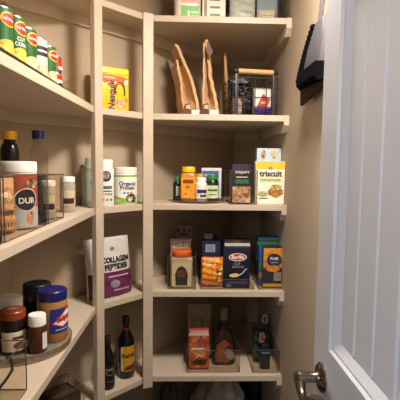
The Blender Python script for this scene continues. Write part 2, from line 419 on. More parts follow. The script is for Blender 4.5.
for (x, y, h, r, lb_, cm, lm) in ((-.470, 1.432, .128, .026, 'small jar with white lid and dark label inside the small clear bin', mat('#6e5b46', .4), BLACK),
                       (-.470, 1.665, .138, .030, 'clear spice jar with white lid and brown label right of the bins', mat('#a08664', .4), mat('#3a2618', .4))):
    t = thing('spice_jar', lb_, 'jar', (x, y, z+(.0035 if y < 1.5 else 0)), 20)
    MB().lathe([(r*.95, 0), (r, .004), (r, h*.78), (r*.86, h*.85)]).build('glass', clear('#d9cfc2', .5, .1), t)
    MB().lathe([(r*.9, .004), (r*.9, h*.45)]).build('contents', cm, t)
    cap(t, r*.95, h*.85, h, WHITE, 'lid'); sf = cyl(r)
    patch('label', sf, mat('#c9b79a', .5), t, -r*.9, r*.9, h*.2, h*.62); patch('print', sf, lm, t, -r*.7, r*.8, h*.24, h*.4, o=.001)

# ---- lower left shelf: turntable with jars, clear bin with cord
z = LV[4]; tc = (-.56, 1.41)
def turntable(c, z, r, label):
    t = thing('turntable', label, 'turntable', (*c, z))
    MB().lathe([(r*.7, 0), (r*.7, .006), (.01, .006)]).build('base', ACRE, t)
    MB().lathe([(r, .0065), (r, .010), (.01, .010)], seg=48).build('plate', clear('#ddd4c8', .8, .15), t)
    b = MB(); n = 56; R = [[(q*cos(2*pi*i/n), q*sin(2*pi*i/n), zz) for i in range(n)] for q, zz in ((r, .0102), (r+.001, .024), (r-.002, .024), (r-.003, .0102))]
    b.loft(R, cap=False).build('rim', clear('#e2dad0', .92, .1), t)
    b = MB(); b.tube([(r*cos(2*pi*i/n), r*sin(2*pi*i/n), .024) for i in range(n)], .0016, 6, True); b.build('rim_edge', ACRE, t); return t
turntable(tc, z, .163, 'clear round turntable tray of spread jars on lower left shelf')
zt = z+.0105
t = thing('peanut_butter_jar', 'peanut butter jar with blue lid and blue label on left turntable', 'jar', (-.466, 1.445, zt), 22)
r = .051; MB().lathe([(r*.93, 0), (r, .008), (r*.98, .05), (r, .095), (r, .135), (r*.9, .145)]).build('body', mat('#a5743f', .3), t)
cap(t, r*.98, .142, .176, mat('#191c5c', .35), 'lid')
sf = cyl(r); lb = patch('label', sf, mat('#1d2f7d', .4), t, -.012, r*1.5, .035, .118, n=(18, 3))
shape('banner', sf, RED, lb, [(-.008, .066), (.03, .05), (.078, .066), (.078, .118), (.045, .116)], .001); shape('banner', sf, WHITE, lb, [(-.002, .068), (.03, .055), (.078, .072), (.078, .108), (.046, .108)], .0014)
text('Skippy', sf, RED, lb, .038, .084, .027, rot=10, bold=.05, sx=.85, o=.0022); patch('print', sf, mat('#8fa3cf', .4), lb, .005, .06, .042, .047, o=.001)
t = thing('pill_bottle', 'amber brown bottle with white ribbed cap in front on left turntable', 'bottle', (-.484, 1.345, zt), 25)
MB().lathe([(.028, 0), (.030, .004), (.030, .082), (.024, .09)]).build('body', mat('#4a1e10', .2), t); cap(t, .028, .088, .122, WHITE)
patch('label', cyl(.030), OFFW, t, .013, .035, .012, .066)
t = thing('seasoning_jar', 'jar with orange brown lid and cream label at left of turntable', 'jar', (-.562, 1.345, zt), 20)
r = .041; MB().lathe([(r*.95, 0), (r, .005), (r, .105), (r*.9, .115)]).build('body', mat('#1d1210', .25), t); cap(t, r*.98, .112, .138, mat('#8a3b22', .35), 'lid')
lb = patch('label', cyl(r), mat('#d9cdb2', .45), t, -r*.9, r*1.3, .012, .075, n=(16, 2)); patch('print', cyl(r), mat('#4c3a2a', .45), lb, .0, .035, .05, .06, o=.001); shape('print', cyl(r), mat('#6b4a35', .45), lb, oval(.018, .03, .016, .012), .001)
shape('lid_print', lambda x, y, o: (x, y, .1387+o), mat('#b9866a', .4), t, oval(0, 0, .018, .012), .0012)
t = thing('seasoning_jar', 'dark jar with large white lid at far left of turntable', 'jar', (-.612, 1.43, zt), 20)
r = .046; MB().lathe([(r*.95, 0), (r, .005), (r, .11), (r*.9, .12)]).build('body', mat('#1a1112', .25), t); cap(t, r, .118, .152, mat('#dedbd6', .4), 'lid'); patch('label', cyl(r), mat('#7a2c20', .45), t, -.04, .05, .02, .09)
t = thing('coffee_jar', 'dark jar with black lid behind the blue lidded jar', 'jar', (-.545, 1.520, zt), 20)
r = .048; MB().lathe([(r*.95, 0), (r, .006), (r, .13), (r*.92, .14)]).build('body', mat('#15100e', .25), t); cap(t, r*1.02, .138, .175, mat('#0e0e10', .45), 'lid')
clear_bin((-.545, .985, z), .27, .22, .14, 90, 'clear bin at bottom left corner holding a black cord')
t = thing('power_cord', 'black looped cord lying in the clear bin at lower left', 'cord', (-.5, 1.02, z+.0035))
def hit_x(px, py, X):
    a, c = px-200, py-200; d = FW*F+RT0*(a*cos(ROLL)+c*sin(ROLL))-UP0*(-a*sin(ROLL)+c*cos(ROLL)); return CAM+d*(X/d.x)
key = [(-14, 404), (-6, 397), (2, 388), (9, 379), (14.5, 370), (17, 362), (16.5, 357), (13, 355), (9, 358)]
path = [hit_x(px, py, -.447-.003*k)-Vector((-.5, 1.02, z+.0042)) for k, (px, py) in enumerate(key)]
path = [Vector((p.x-.006, min(max(p.y, -.15), .088), max(p.z, .0045))) for p in path[2:]]
b = MB(); b.tube(path, .0038, 8); b.build('cable', BLACK, t); t_ = MB(); t_.box(-.03, -.014, -.03, .01, .0, .012); t_.build('plug', BLACK, t, bevel=.002)
clear_bin((-.545, 1.775, LV[5]), .15, .14, .095, 45, 'small clear bin of dark packets on the bottom left shelf')
t = thing('packet_stack', 'dark brown packet lying in the small bin on the bottom left shelf', 'packet', (-.545, 1.775, LV[5]+.0035), 45)
MB().box(-.066, .066, -.06, .06, 0, .06).build('body', mat('#1c1512', .4), t, bevel=.006); patch('print', lambda x, y, o: (x, y, .06+o), mat('#4a3626', .4), t, -.05, .05, -.045, .045)

# ---- narrow middle bay
def mid(px, l, off, rot=45, back=None):
    zc = LV[l]; p = col(px, zc, c=P2[1]-P1[1]-(P2[0]-P1[0])+P1[1]-P1[0]+off*sqrt(2)); return (p.x, p.y, zc)
M0 = P2[1]-P2[0]
def mid(px, l, off): 
    p = col(px, LV[l], c=M0+off*sqrt(2)); return (p.x, p.y, LV[l])
t = thing('drink_powder_tub', 'yellow drink powder tub with sideways lettering on upper narrow shelf', 'tub', mid(110, 2, .075), 34)
w_, d_, h_ = .156, .085, .188
MB().rloft([(w_-.006, d_-.006, .012, 0), (w_, d_, .014, .004), (w_, d_, .014, h_-.03), (w_-.002, d_-.002, .014, h_-.028)]).build('body', mat('#f2c11a', .35), t)
MB().rloft([(w_+.003, d_+.003, .015, h_-.027), (w_+.003, d_+.003, .015, h_-.004), (w_-.003, d_-.003, .013, h_)]).build('lid', mat('#f4c927', .35), t)
sf = flat(d_); pts = [(-.07, .158), (-.07, .122), (-.055, .126), (-.045, .116), (-.03, .128), (-.01, .121), (.01, .130), (.03, .122), (.05, .125), (.068, .118), (.068, .146), (.04, .152), (0, .154)]
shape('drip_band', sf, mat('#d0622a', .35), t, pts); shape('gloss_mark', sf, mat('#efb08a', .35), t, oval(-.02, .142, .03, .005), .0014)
text('Nesquik', sf, mat('#2b1c5e', .4), t, -.010, .066, .046, rot=90, bold=.03, sx=.85)
for a, b_ in ((.0, .032), (.012, .026)):
    MB().tube([(.03+b_*cos(q)*.8, -d_/2-.0007, .085+b_*1.3*sin(q)) for q in [pi*1.1-k*pi*1.25/16 for k in range(17)]], .0028-a*.05, 6).build('swirl', mat('#7a3412', .4), t)
shape('food_picture', sf, food(['#8a4a24', '#e9c7b0', '#d98a6a'], 90), t, oval(.035, .032, .024, .02)); shape('emblem', sf, mat('#e07a3a', .4), t, oval(.06, .048, .008, .012), .0012); shape('emblem', sf, OFFW, t, oval(.06, .128, .009, .012), .0016); shape('emblem', sf, BLACK, t, oval(-.064, .105, .007, .008), .0016)

t = thing('powder_bottle', 'white powder bottle with round dark emblem beside the left post', 'bottle', mid(105, 3, .05), 20)
r = .041; MB().lathe([(r*.94, 0), (r, .006), (r, .165), (r*.85, .178)]).build('body', WHITE, t); cap(t, r*.9, .178, .209, WHITE)
sf = cyl(r); shape('emblem', sf, mat('#332b45', .4), t, oval(.0, .135, .024, .024)); shape('emblem', sf, food(['#7c5a8c', '#c7a04a', '#4a6a8c'], 120), t, oval(.0, .138, .017, .016), .0014)
patch('print', sf, mat('#5d6a70', .4), t, -.02, .028, .078, .092); patch('print', sf, mat('#22252b', .4), t, -.02, .028, .066, .071)
for k, c_ in enumerate(('#d77a3a', '#e0a02c', '#5aa86a', '#3c8fae')): patch('colour_chip', sf, mat(c_, .4), t, -.022+k*.013, -.012+k*.013, .05, .06)
for k in (0, 1, 2): shape('emblem', sf, mat(('#2b2b30', '#6d8a7a', '#4a5a6a')[k], .4), t, oval(-.014+k*.018, .03, .005, .006))
t = thing('protein_tub', 'wide white protein tub with green stripes on the narrow shelf', 'tub', mid(125, 3, .078), 18)
r = .0585; MB().lathe([(r*.96, 0), (r, .005), (r, .142), (r*.97, .146)]).build('body', WHITE, t); cap(t, r*1.01, .147, .176, WHITE, 'lid')
sf = cyl(r); lb = patch('label', sf, mat('#f0eee6', .4), t, -r*1.5, r*1.5, .005, .138, n=(24, 2)); patch('stripe', sf, mat('#86b83a', .4), lb, -r*1.5, r*1.5, .130, .139, o=.001, n=(24, 1))
shape('wave', sf, mat('#7fb93c', .4), lb, [(-.085, .006), (-.085, .045), (-.06, .032), (-.035, .022), (0, .018), (.03, .024), (.06, .04), (.085, .05), (.085, .006)], .001)
text('Organic', sf, mat('#26302c', .4), lb, .004, .098, .026, bold=.03); text('Protein', sf, mat('#26302c', .4), lb, .004, .078, .024, bold=.03)
shape('food_picture', sf, food(['#2b1a10', '#4a2f1c', '#e9dcc2'], 70), lb, oval(.022, .03, .028, .022), .0014)
for k, c_ in enumerate(('#4fa8c8', '#86b83a', '#d86a8a')): shape('emblem', sf, mat(c_, .4), lb, oval(-.012+k*.016, .055, .007, .006), .0014)
t = thing('tall_bottle', 'grey green translucent bottle half hidden behind the left post', 'bottle', mid(88.5, 3, .125), 20)
MB().rloft([(.056, .056, .02, 0), (.06, .06, .02, .004), (.06, .06, .02, .17), (.03, .03, .014, .185), (.03, .03, .014, .195)]).build('body', clear('#b9c4b4', .35, .2), t); MB().lathe([(.013, .195), (.013, .215)]).build('cap', mat('#9aa094', .4), t)
patch('label', flat(.06), mat('#a3aea0', .5), t, -.02, .022, .02, .15); patch('print', flat(.06), mat('#4a524c', .5), t, .006, .016, .095, .11, o=.0012)

t = thing('powder_pouch', 'white and purple powder pouch leaning behind the left post', 'pouch', mid(110, 4, .07), 42)
o, sf = pouch(t, .236, .075, .275, mat('#c9c4bf', .4), wr=.003, lean=.03)
lb = patch('purple_panel', sf, mat('#5c1f47', .4), t, -.116, .116, .003, .118, n=(40, 24), o=.0025)
text('COLLAGEN', sf, mat('#17171a', .4), t, .030, .172, .034, bold=.04, sx=.84, o=.004); text('PEPTIDES', sf, mat('#17171a', .4), t, .026, .139, .034, bold=.04, sx=.9, o=.004)
patch('print', sf, mat('#c7a9bd', .4), lb, -.02, .09, .094, .100, o=.004, n=(16, 2)); patch('print', sf, mat('#a98a9f', .4), lb, .0, .09, .03, .038, o=.004); shape('emblem', sf, mat('#8d7a86', .4), lb, oval(.01, .062, .026, .018), .004); shape('emblem', sf, mat('#7a706a', .4), t, oval(.018, .224, .010, .007), .004)

def spirit(name, label, loc, rot, r, H, neck, glass, capm, caph):
    t = thing(name, label, 'bottle', loc, rot)
    MB().lathe([(r*.9, 0), (r, .006), (r, H*.56), (r*.93, H*.63), (r*.6, H*.72), (neck, H*.79), (neck*.93, H-caph), (neck, H-caph)]).build('glass', glass, t)
    MB().lathe([(neck*1.12, H-caph), (neck*1.12, H-.003), (neck, H)]).build('cap', capm, t); return t
DG = mat('#0b0807', .12)
t = spirit('liqueur_bottle', 'short dark cream liqueur bottle with black label on bottom narrow shelf', mid(107.5, 5, .055), 25, .034, .25, .0145, DG, mat('#1c1716', .4), .035)
sf = cyl(.034); lb = patch('label', sf, mat('#14110f', .45), t, -.045, .045, .015, .125, n=(16, 2)); shape('emblem', sf, mat('#8a8276', .45), lb, oval(.006, .085, .022, .014), .001); shape('emblem', sf, BLACK, lb, oval(.006, .085, .018, .010), .0014); patch('print', sf, mat('#8f8676', .45), lb, -.018, .03, .10, .104, o=.001); patch('print', sf, mat('#6f675b', .45), lb, -.012, .022, .04, .044, o=.001)
t = spirit('liqueur_bottle', 'tall dark liqueur bottle with yellow label on bottom narrow shelf', mid(126, 5, .085), 20, .042, .305, .0155, DG, mat('#0d0c0c', .4), .042)
sf = cyl(.042); lb = patch('label', sf, mat('#c58a1e', .45), t, -.034, .05, .04, .165, n=(16, 3)); patch('label_edge', sf, mat('#d8cba6', .45), lb, -.034, -.022, .042, .16, o=.001); text('Kahlúa', sf, mat('#1a0f0a', .4), lb, .01, .118, .028, bold=.03); shape('print', sf, mat('#5a2a14', .45), lb, [(-.02, .045), (.048, .045), (.048, .085), (.02, .07), (-.005, .065)], .001)
MB().lathe([(.0165, .228), (.0168, .250)]).build('neck_band', mat('#7a2418', .4), t)

# ---- back bay, top shelf
z = LV[1]
def bk(px, l, Y): p = col(px, LV[l], Y=Y); return (p.x, p.y, LV[l])
t = thing('snack_tub', 'clear snack tub with green and pink label on the top shelf', 'tub', bk(187, 1, 2.14), 5)
r = .064; MB().rloft([(.122, .122, .03, 0), (.128, .128, .03, .004), (.128, .128, .03, .16), (.12, .12, .028, .168)]).build('body', mat('#e6dccb', .3), t)
MB().rloft([(.126, .126, .03, .168), (.126, .126, .03, .19), (.12, .12, .03, .193)]).build('lid', WHITE, t)
sf = flat(.128); lb = patch('label', sf, mat('#6fb552', .4), t, -.035, .055, .002, .062); patch('pink_panel', sf, mat('#d9a7a0', .4), t, -.035, .055, .075, .15); patch('print', sf, OFFW, lb, -.002, .006, .004, .04, o=.001); patch('print', sf, mat('#cfe0b4', .4), lb, .012, .05, .03, .036, o=.001)
t = thing('flour_bag', 'white paper packet with grey printing on the top shelf', 'packet', bk(213, 1, 2.12), 3)
o = box_body(t, .112, .07, .19, mat('#ece6da', .6), 'packet'); sf = flat(.07)
patch('side_print', sf, mat('#8d8373', .5), o, -.048, -.034, .01, .15)
for k in range(4): patch('print', sf, mat('#77706a', .5), o, -.02+k*.0, .03, .02+k*.035, .03+k*.035)
t = thing('snack_bag', 'pale blue snack bag in the clear bin on top shelf', 'bag', bk(242, 1, 2.15), 0)
o, sf = pouch(t, .128, .06, .2, mat('#dcebf0', .35), wr=.004); t.location.z += .0035
patch('print', sf, mat('#7fa9bd', .35), t, -.04, .045, .05, .06); patch('print', sf, mat('#d8e6ea', .35), t, -.03, .035, .075, .095)
t = thing('carton', 'mid blue carton in the clear bin on top shelf', 'box', bk(266, 1, 2.18), 0); t.location.z += .0035
o = box_body(t, .105, .05, .19, mat('#7f9dc0', .45)); patch('panel', flat(.05), mat('#a9c4dc', .45), o, -.045, .045, .06, .15)
t = thing('snack_bag', 'small crumpled white packet in front of blue carton on top shelf', 'packet', bk(266, 1, 2.10), -8); t.location.z += .0035
pouch(t, .09, .05, .055, mat('#e4dccd', .5), 'pillow', .006)
p = bk(256, 1, 2.15); clear_bin((p[0], p[1], z), .285, .19, .15, 0, 'clear bin at right of the top shelf holding blue packages')

# ---- back bay, second shelf: paper bags and wire basket
def lerp(tab, q):
    for (a, u), (c, v) in zip(tab, tab[1:]):
        if q <= c: return u+(v-u)*(q-a)/(c-a)
    return tab[-1][1]
def paper_bag(loc, rot, d, h, L_, R__, seed, label, hl=1):
    """a standing kraft bag seen on its gusset side: two paper sides with a deep fold between"""
    t = thing('paper_bag', label, 'bag', loc, rot, 'brown paper bags on second shelf')
    rnd = random.Random(seed); K = mat('#c29a70', .8, var=.16, scale=25, bump=.6); b = MB(); N_ = 18
    j = lambda k: rnd.uniform(-.0025, .0025)*(k > 0)
    def sheet(tab, hh, th, dd):
        R2 = []
        for k in range(N_+1):
            q = k/N_*hh; x = lerp(tab, q)+j(k); z_ = h*q
            R2.append([(x-th, -dd+.02*q, z_), (x+th, -dd+.02*q, z_), (x+th+.006*q, 0, z_), (x+th, dd-.02*q, z_), (x-th, dd-.02*q, z_), (x-th+.006*q, 0, z_)])
        b.loft(R2)
    sheet(L_, hl, .005, d/2); sheet(R__, 1, .0075, d/2)
    R2 = []
    for k in range(N_+1):
        q = k/N_*min(1, hl)*.93; xl, xr = lerp(L_, q), lerp(R__, q); m_ = (xl+xr)/2; dp = min(.07, (xr-xl)*1.1); f_ = -d/2+.02*q+.004
        R2.append([(xl, f_, h*q), (m_, f_+dp*min(1, .15+q*3), h*q), (xr, f_, h*q), (xr, -f_, h*q), (m_, -f_-dp, h*q), (xl, -f_, h*q)])
    b.loft(R2); b.build('bag', K, t, angle=25)
    xl, xr = lerp(L_, 0), lerp(R__, 0); f = lambda x, q, o: (x, -d/2-o-.0005, q)
    shape('white_print', f, OFFW, t, [(xl+(xr-xl)*.48, .002), (xr, .002), (xr-.004, .028), (xl+(xr-xl)*.5, .028)], .003)
    shape('brown_print', f, mat('#4a2416', .6), t, [(xl-.02, .002), (xl+(xr-xl)*.42, .002), (xl+(xr-xl)*.36, .06), (xl+.002, .055)], .004)
    shape('tan_print', f, mat('#c9a57e', .6), t, [(xl+.004, .034), (xl+(xr-xl)*.36, .03), (xl+(xr-xl)*.34, .052), (xl+.008, .05)], .006)
    return t
paper_bag(bk(186.5, 2, 2.20), 9, .2, .345, [(0, -.025), (.45, -.042), (.75, -.062), (.8, -.064)], [(0, .05), (.3, .030), (.5, .010), (.8, -.035), (1, -.066)], 3, 'brown paper bag leaning left on the second shelf', .78)
t = paper_bag(bk(210, 2, 2.20), -4, .22, .37, [(0, -.034), (.5, -.031), (.9, -.03), (1, -.03)], [(0, .042), (.3, .022), (.5, .002), (.8, -.012), (1, -.022)], 5, 'upright brown paper bag next to the wire basket', .96)
shape('sticker', lambda x, q, o: (x, -.128-o, q), mat('#5a2a20', .5), t, [(-.02, .30), (-.016, .352), (-.002, .335), (.012, .30), (.004, .285)], .004)
t = thing('paper_bag', 'thin folded brown paper bag standing behind the wire basket', 'bag', bk(226.5, 2, 2.42), 0, 'brown paper bags on second shelf')
b = MB(); b.loft([[(-.012-.02*q, -.12, .36*q), (.012-.02*q-.012*q, -.12, .36*q), (.012-.032*q, .10, .36*q), (-.012-.02*q, .10, .36*q)] for q in (0, .3, .6, .85, 1)]).build('bag', mat('#b58a5e', .8, var=.18, scale=25, bump=.6), t)

BW, BD, BH = .226, .20, .185
bp = bk(249, 2, 2.185)
t = thing('wire_basket', 'black wire basket with wooden handle on second shelf', 'basket', bp, 8)
b = MB(); R_ = .0036
def rectp(z_): return [(-BW/2, -BD/2, z_), (BW/2, -BD/2, z_), (BW/2, BD/2, z_), (-BW/2, BD/2, z_)]
for z_ in (.004, BH): b.tube(rectp(z_), R_, 6, True)
for k in range(1, 4): b.tube(rectp(BH*k/4), .0022, 6, True)
b.build('frame', BLACK, t)
b = MB()
for k in range(5):
    x = -BW/2+BW*k/4; b.tube([(x, -BD/2, BH), (x, -BD/2, .004), (x, BD/2, .004), (x, BD/2, BH)], .0022, 6)
for k in range(5):
    y = -BD/2+BD*k/4; b.tube([(-BW/2, y, BH), (-BW/2, y, .004), (BW/2, y, .004), (BW/2, y, BH)], .0022, 6)
b.build('mesh', BLACK, t)
for s_ in (-1, 1):
    MB().box(s_*(BW/2-.018)-.008, s_*(BW/2-.018)+.008, -BD/2-.005, -BD/2+.002, .0, BH+.02).build('bracket', mat('#2a2a2c', .45), t, bevel=.002)
    MB().lathe([(.012, -.011), (.012, .011)]).build('handle_clip', BLACK, t).matrix_local = Matrix.Translation((s_*(BW/2-.014), -BD/2-.002, BH+.028)) @ Matrix.Rotation(pi/2, 4, 'Y')
h = MB(); h.tube([(-BW/2+.025, -BD/2-.002, BH+.028), (BW/2-.025, -BD/2-.002, BH+.028)], .0125, 12); h.build('wooden_handle', mat('#c99a66', .5, var=.2, scale=40), t)
def inb(name, label, cat, dx, dy, rot, dz=.007): return thing(name, label, cat, (bp[0]+dx, bp[1]+dy, bp[2]+dz), rot)
t = inb('snack_packet', 'black snack packet filling left of the wire basket', 'packet', -.045, .0, 5)
o, sf = pouch(t, .112, .05, .172, mat('#151417', .3), 'pillow', .007); patch('print', sf, mat('#6d665f', .4), t, -.03, .02, .06, .075); shape('food_picture', sf, food(['#4a3a34', '#b58a80', '#8a6a5a'], 60), t, oval(-.04, .04, .014, .03), .001)
t = inb('snack_packet', 'pinkish packet at lower left front of the wire basket', 'packet', -.070, -.060, 5); o, sf = pouch(t, .05, .022, .085, food(['#8a6458', '#c9a090', '#5a4038'], 40), 'pillow', .004)
t = inb('snack_packet', 'black and white packet sticking up at left of the wire basket', 'packet', -.05, .052, 5); o, sf = pouch(t, .10, .03, .205, food(['#101012', '#151417', '#d8d4cc'], 22), 'pillow', .006)
t = inb('carton', 'white carton with tilted red panel at right in wire basket', 'box', .062, .0, 5)
o = box_body(t, .086, .05, .145, mat('#ded5c9', .45)); shape('panel', flat(.05), mat('#b0422e', .45), o, [(-.032, .045), (.015, .03), (.04, .085), (.0, .115)]); patch('print', flat(.05), mat('#d8a08f', .45), o, -.01, .015, .065, .075, o=.0014)
t = inb('snack_packet', 'purple packet lying low at right front of wire basket', 'packet', .058, -.062, 5); pouch(t, .088, .04, .04, mat('#3d2466', .3), 'pillow', .005)
t = inb('snack_packet', 'black packet at back of the wire basket', 'packet', .045, .078, 5); pouch(t, .10, .024, .15, mat('#1b191a', .35), 'pillow', .008)

# ---- back bay, third shelf
z = LV[3]; c3 = bk(198.5, 3, 2.185)
turntable((c3[0], c3[1]), z, .134, 'clear round turntable of vitamin bottles on third shelf')
zt = z+.0105
def on3(name, label, cat, px, Y, rot=0): p = bk(px, 3, Y); return thing(name, label, cat, (p[0], p[1], zt), rot)
t = on3('vitamin_bottle', 'orange gummy vitamin bottle with yellow cap on turntable', 'bottle', 188.3, 2.12, -3)
MB().rloft([(.07, .062, .016, 0), (.078, .066, .018, .005), (.078, .066, .018, .125), (.07, .06, .022, .137), (.056, .052, .024, .142)]).build('body', mat('#c98424', .3), t); cap(t, .034, .143, .170, YEL)
sf = flat(.066); lb = patch('label', sf, mat('#e8971f', .4), t, -.034, .034, .008, .118); patch('print', sf, mat('#8a3a14', .4), lb, -.026, .026, .088, .106, o=.001); shape('food_picture', sf, food(['#e05a1a', '#f4c23a', '#d8471a'], 120), lb, oval(.006, .035, .026, .024), .001); shape('emblem', sf, mat('#7a8a3a', .4), lb, oval(-.002, .07, .012, .008), .0014)
t = on3('vitamin_bottle', 'small dark bottle with green cap at left of turntable', 'bottle', 177.6, 2.175, 10)
MB().lathe([(.023, 0), (.025, .004), (.025, .085), (.018, .095)]).build('body', mat('#17201a', .25), t); cap(t, .02, .095, .118, mat('#3a7a3e', .4)); patch('label', cyl(.025), mat('#c5cbb6', .45), t, -.012, .03, .02, .07)
t = on3('vitamin_bottle', 'white bottle with dark purple label between orange and dark bottles', 'bottle', 201, 2.10, 0)
MB().lathe([(.028, 0), (.03, .004), (.03, .085), (.022, .095)]).build('body', WHITE, t); cap(t, .024, .095, .118, WHITE); patch('label', cyl(.03), mat('#e9e4da', .45), t, -.04, .04, .01, .08, n=(14, 2)); patch('print', cyl(.03), mat('#3b2b57', .45), t, -.022, .03, .04, .058, o=.001); patch('print', cyl(.03), mat('#5a4a3a', .45), t, -.006, .03, .02, .034, o=.001)
t = on3('vitamin_bottle', 'dark green bottle with green cap and pale label at right of turntable', 'bottle', 212, 2.115, 0)
MB().lathe([(.031, 0), (.033, .004), (.033, .095), (.024, .108)]).build('body', mat('#14261a', .25), t); cap(t, .026, .108, .132, mat('#2f7a3c', .4)); lb = patch('label', cyl(.033), mat('#cfdcb0', .45), t, -.035, .035, .015, .078, n=(14, 2)); patch('print', cyl(.033), mat('#4a6a3a', .45), lb, -.024, .024, .05, .06, o=.001); patch('print', cyl(.033), mat('#7a9a5a', .45), lb, -.024, .018, .03, .036, o=.001)
t = on3('carton', 'white and blue carton standing at back of turntable', 'box', 211, 2.235, 0)
o = box_body(t, .105, .035, .165, mat('#d6d6dc', .45)); patch('panel', flat(.035), mat('#4f6a9c', .45), o, -.05, .038, .095, .15); patch('print', flat(.035), mat('#a9b8d4', .45), o, -.035, .02, .12, .132, o=.0012)
t = on3('vitamin_bottle', 'bottle with yellow cap hidden behind white bottle on turntable', 'bottle', 199.5, 2.175, 0)
MB().lathe([(.022, 0), (.024, .004), (.024, .10), (.018, .11)]).build('body', mat('#b9b4aa', .4), t); cap(t, .021, .11, .134, mat('#c9a23a', .4))

p = bk(240, 3, 2.165); clear_bin((p[0], p[1], z), .132, .26, .165, 0, 'clear bin on third shelf holding the purple snack carton')
p = bk(240.5, 3, 2.085); t = thing('snack_carton', 'dark purple snack carton with cookie picture in clear bin', 'box', (p[0], p[1], z+.0035), 0)
w_, d_, h_ = .094, .055, .192; o = box_body(t, w_, d_, h_, mat('#211634', .4)); sf = flat(d_)
patch('food_picture', sf, food(['#8a5a3a', '#dab28a', '#a9744c', '#e9cfae'], 55), o, -.044, .044, .004, .083); patch('green_panel', sf, mat('#2f7a4a', .4), o, -.03, .035, .098, .118, o=.001)
patch('print', sf, WHITE, o, -.026, .030, .127, .132); text('Snappers', sf, OFFW, o, .002, .155, .019, bold=.02)
o.children[-1].name = 'lettering'
p = bk(268.5, 3, 2.09); t = thing('cracker_box', 'cream and yellow cracker box with black lettering at right of third shelf', 'box', (p[0], p[1], z), 1)
w_, d_, h_ = .146, .05, .213; o = box_body(t, w_, d_, h_, mat('#e3d9bd', .45)); sf = flat(d_)
patch('yellow_band', sf, mat('#e2bf4a', .4), o, -.071, .071, .172, .211); patch('pale_panel', sf, mat('#eee6cf', .4), o, -.071, .071, .003, .172)
text('triscuit', sf, mat('#1c1a18', .4), o, .002, .150, .040, bold=.035, sx=.98); patch('green_band', sf, mat('#a9b86a', .4), o, -.05, .052, .112, .127, o=.001); shape('cracker_picture', sf, food(['#7a4a24', '#c08a4a', '#9a6a34'], 90), o, [(-.012, .05), (.03, .03), (.068, .052), (.06, .075), (.02, .092), (-.008, .07)], .001)
shape('food_picture', sf, food(['#a83a24', '#e0c27a', '#6a7a34'], 110), o, oval(.03, .084, .028, .014), .0016); shape('food_picture', sf, food(['#9aa86a', '#d8cf9a', '#7a8a4a'], 90), o, oval(-.035, .05, .024, .015), .001); shape('print', sf, mat('#8a9a6a', .4), o, oval(0, .178, .012, .008), .0014); patch('print', sf, mat('#4a4a34', .4), o, -.055, -.01, .026, .031, o=.001)
p = bk(267, 3, 2.19); t = thing('bread_carton', 'pale blue carton with bread pictures behind the cracker box', 'box', (p[0], p[1], z), 0)
o = box_body(t, .125, .05, .28, mat('#b9cdd6', .45)); sf = flat(.05); shape('food_picture', sf, food(['#a8683a', '#d8a878', '#8a5028'], 70), o, oval(-.03, .248, .013, .024)); shape('food_picture', sf, food(['#c9a878', '#e2cda0', '#a8885a'], 70), o, oval(.028, .25, .02, .022))

# ---- back bay, fourth shelf
z = LV[4]
def on4(name, label, cat, px, Y, rot=0, dz=0): p = bk(px, 4, Y); return thing(name, label, cat, (p[0], p[1], z+dz), rot)
p = bk(182, 4, 2.20); clear_bin((p[0], p[1], z), .14, .27, .165, 0, 'clear bin at left of fourth shelf with the orange lidded jar')
t = on4('rice_jar', 'square clear jar with orange lid and cream label in clear bin', 'jar', 181.5, 2.125, 0, .0035)
MB().rloft([(.106, .09, .016, 0), (.112, .096, .018, .005), (.112, .096, .018, .14), (.1, .09, .03, .152)]).build('body', mat('#c9b99c', .3), t)
MB().rloft([(.098, .088, .034, .153), (.1, .09, .034, .156), (.1, .09, .034, .180), (.092, .084, .034, .185)]).build('lid', mat('#c9541a', .4), t)
sf = flat(.096); lb = patch('label', sf, mat('#d9cdb0', .5), t, -.048, .048, .008, .125); shape('emblem', sf, mat('#23211f', .45), lb, [(-.03, .03), (.03, .03), (.032, .07), (.02, .1), (0, .112), (-.02, .1), (-.032, .07)], .001); shape('emblem', sf, mat('#6a3a28', .45), lb, oval(0, .075, .022, .018), .0014); patch('print', sf, mat('#2a3228', .45), lb, -.03, .03, .012, .03, o=.001); patch('print', sf, mat('#8a3a24', .45), lb, -.02, .02, .055, .062, o=.0018)
t = on4('snack_bag', 'crumpled white bag behind the orange lidded jar', 'bag', 180.5, 2.215, 2, .0035); pouch(t, .112, .05, .225, mat('#cfc9c0', .4), 'pillow', .009, seed=2)
t = on4('snack_packet', 'clear packet with dark red print standing behind the white bag', 'packet', 183.8, 2.28, 0, .0035)
o, sf = pouch(t, .088, .04, .285, mat('#8c837b', .35), 'pillow', .006); patch('print', sf, mat('#6e2a22', .4), t, -.03, .03, .235, .25, o=.001); patch('print', sf, mat('#3a3230', .4), t, -.04, .04, .252, .272, o=.001)
p = bk(225, 4, 2.20); clear_bin((p[0], p[1], z), .268, .27, .05, 0, 'low clear bin in the middle of fourth shelf')
t = on4('pasta_bag', 'orange bag of pasta shapes in front on fourth shelf', 'bag', 212, 2.11, 0, .0035)
o, sf = pouch(t, .112, .036, .15, food(['#d8701a', '#f0a02a', '#c8601a', '#f4c040'], 60), 'pillow', .006, zig=True)
patch('print', sf, mat('#1d1a17', .4), t, .022, .05, .02, .10, o=.001)
for k in range(4): shape('print', sf, OFFW, t, oval(.036, .03+k*.019, .009, .007), .002)
shape('print', sf, mat('#f0d27a', .4), t, oval(-.02, .12, .03, .012), .001)
t = on4('carton', 'dark blue carton with white label standing behind the orange bag', 'box', 210.5, 2.19, 0, .0035); o = box_body(t, .098, .05, .225, mat('#1c2444', .45)); patch('label', flat(.05), mat('#aab0c4', .5), o, -.03, .02, .165, .205)
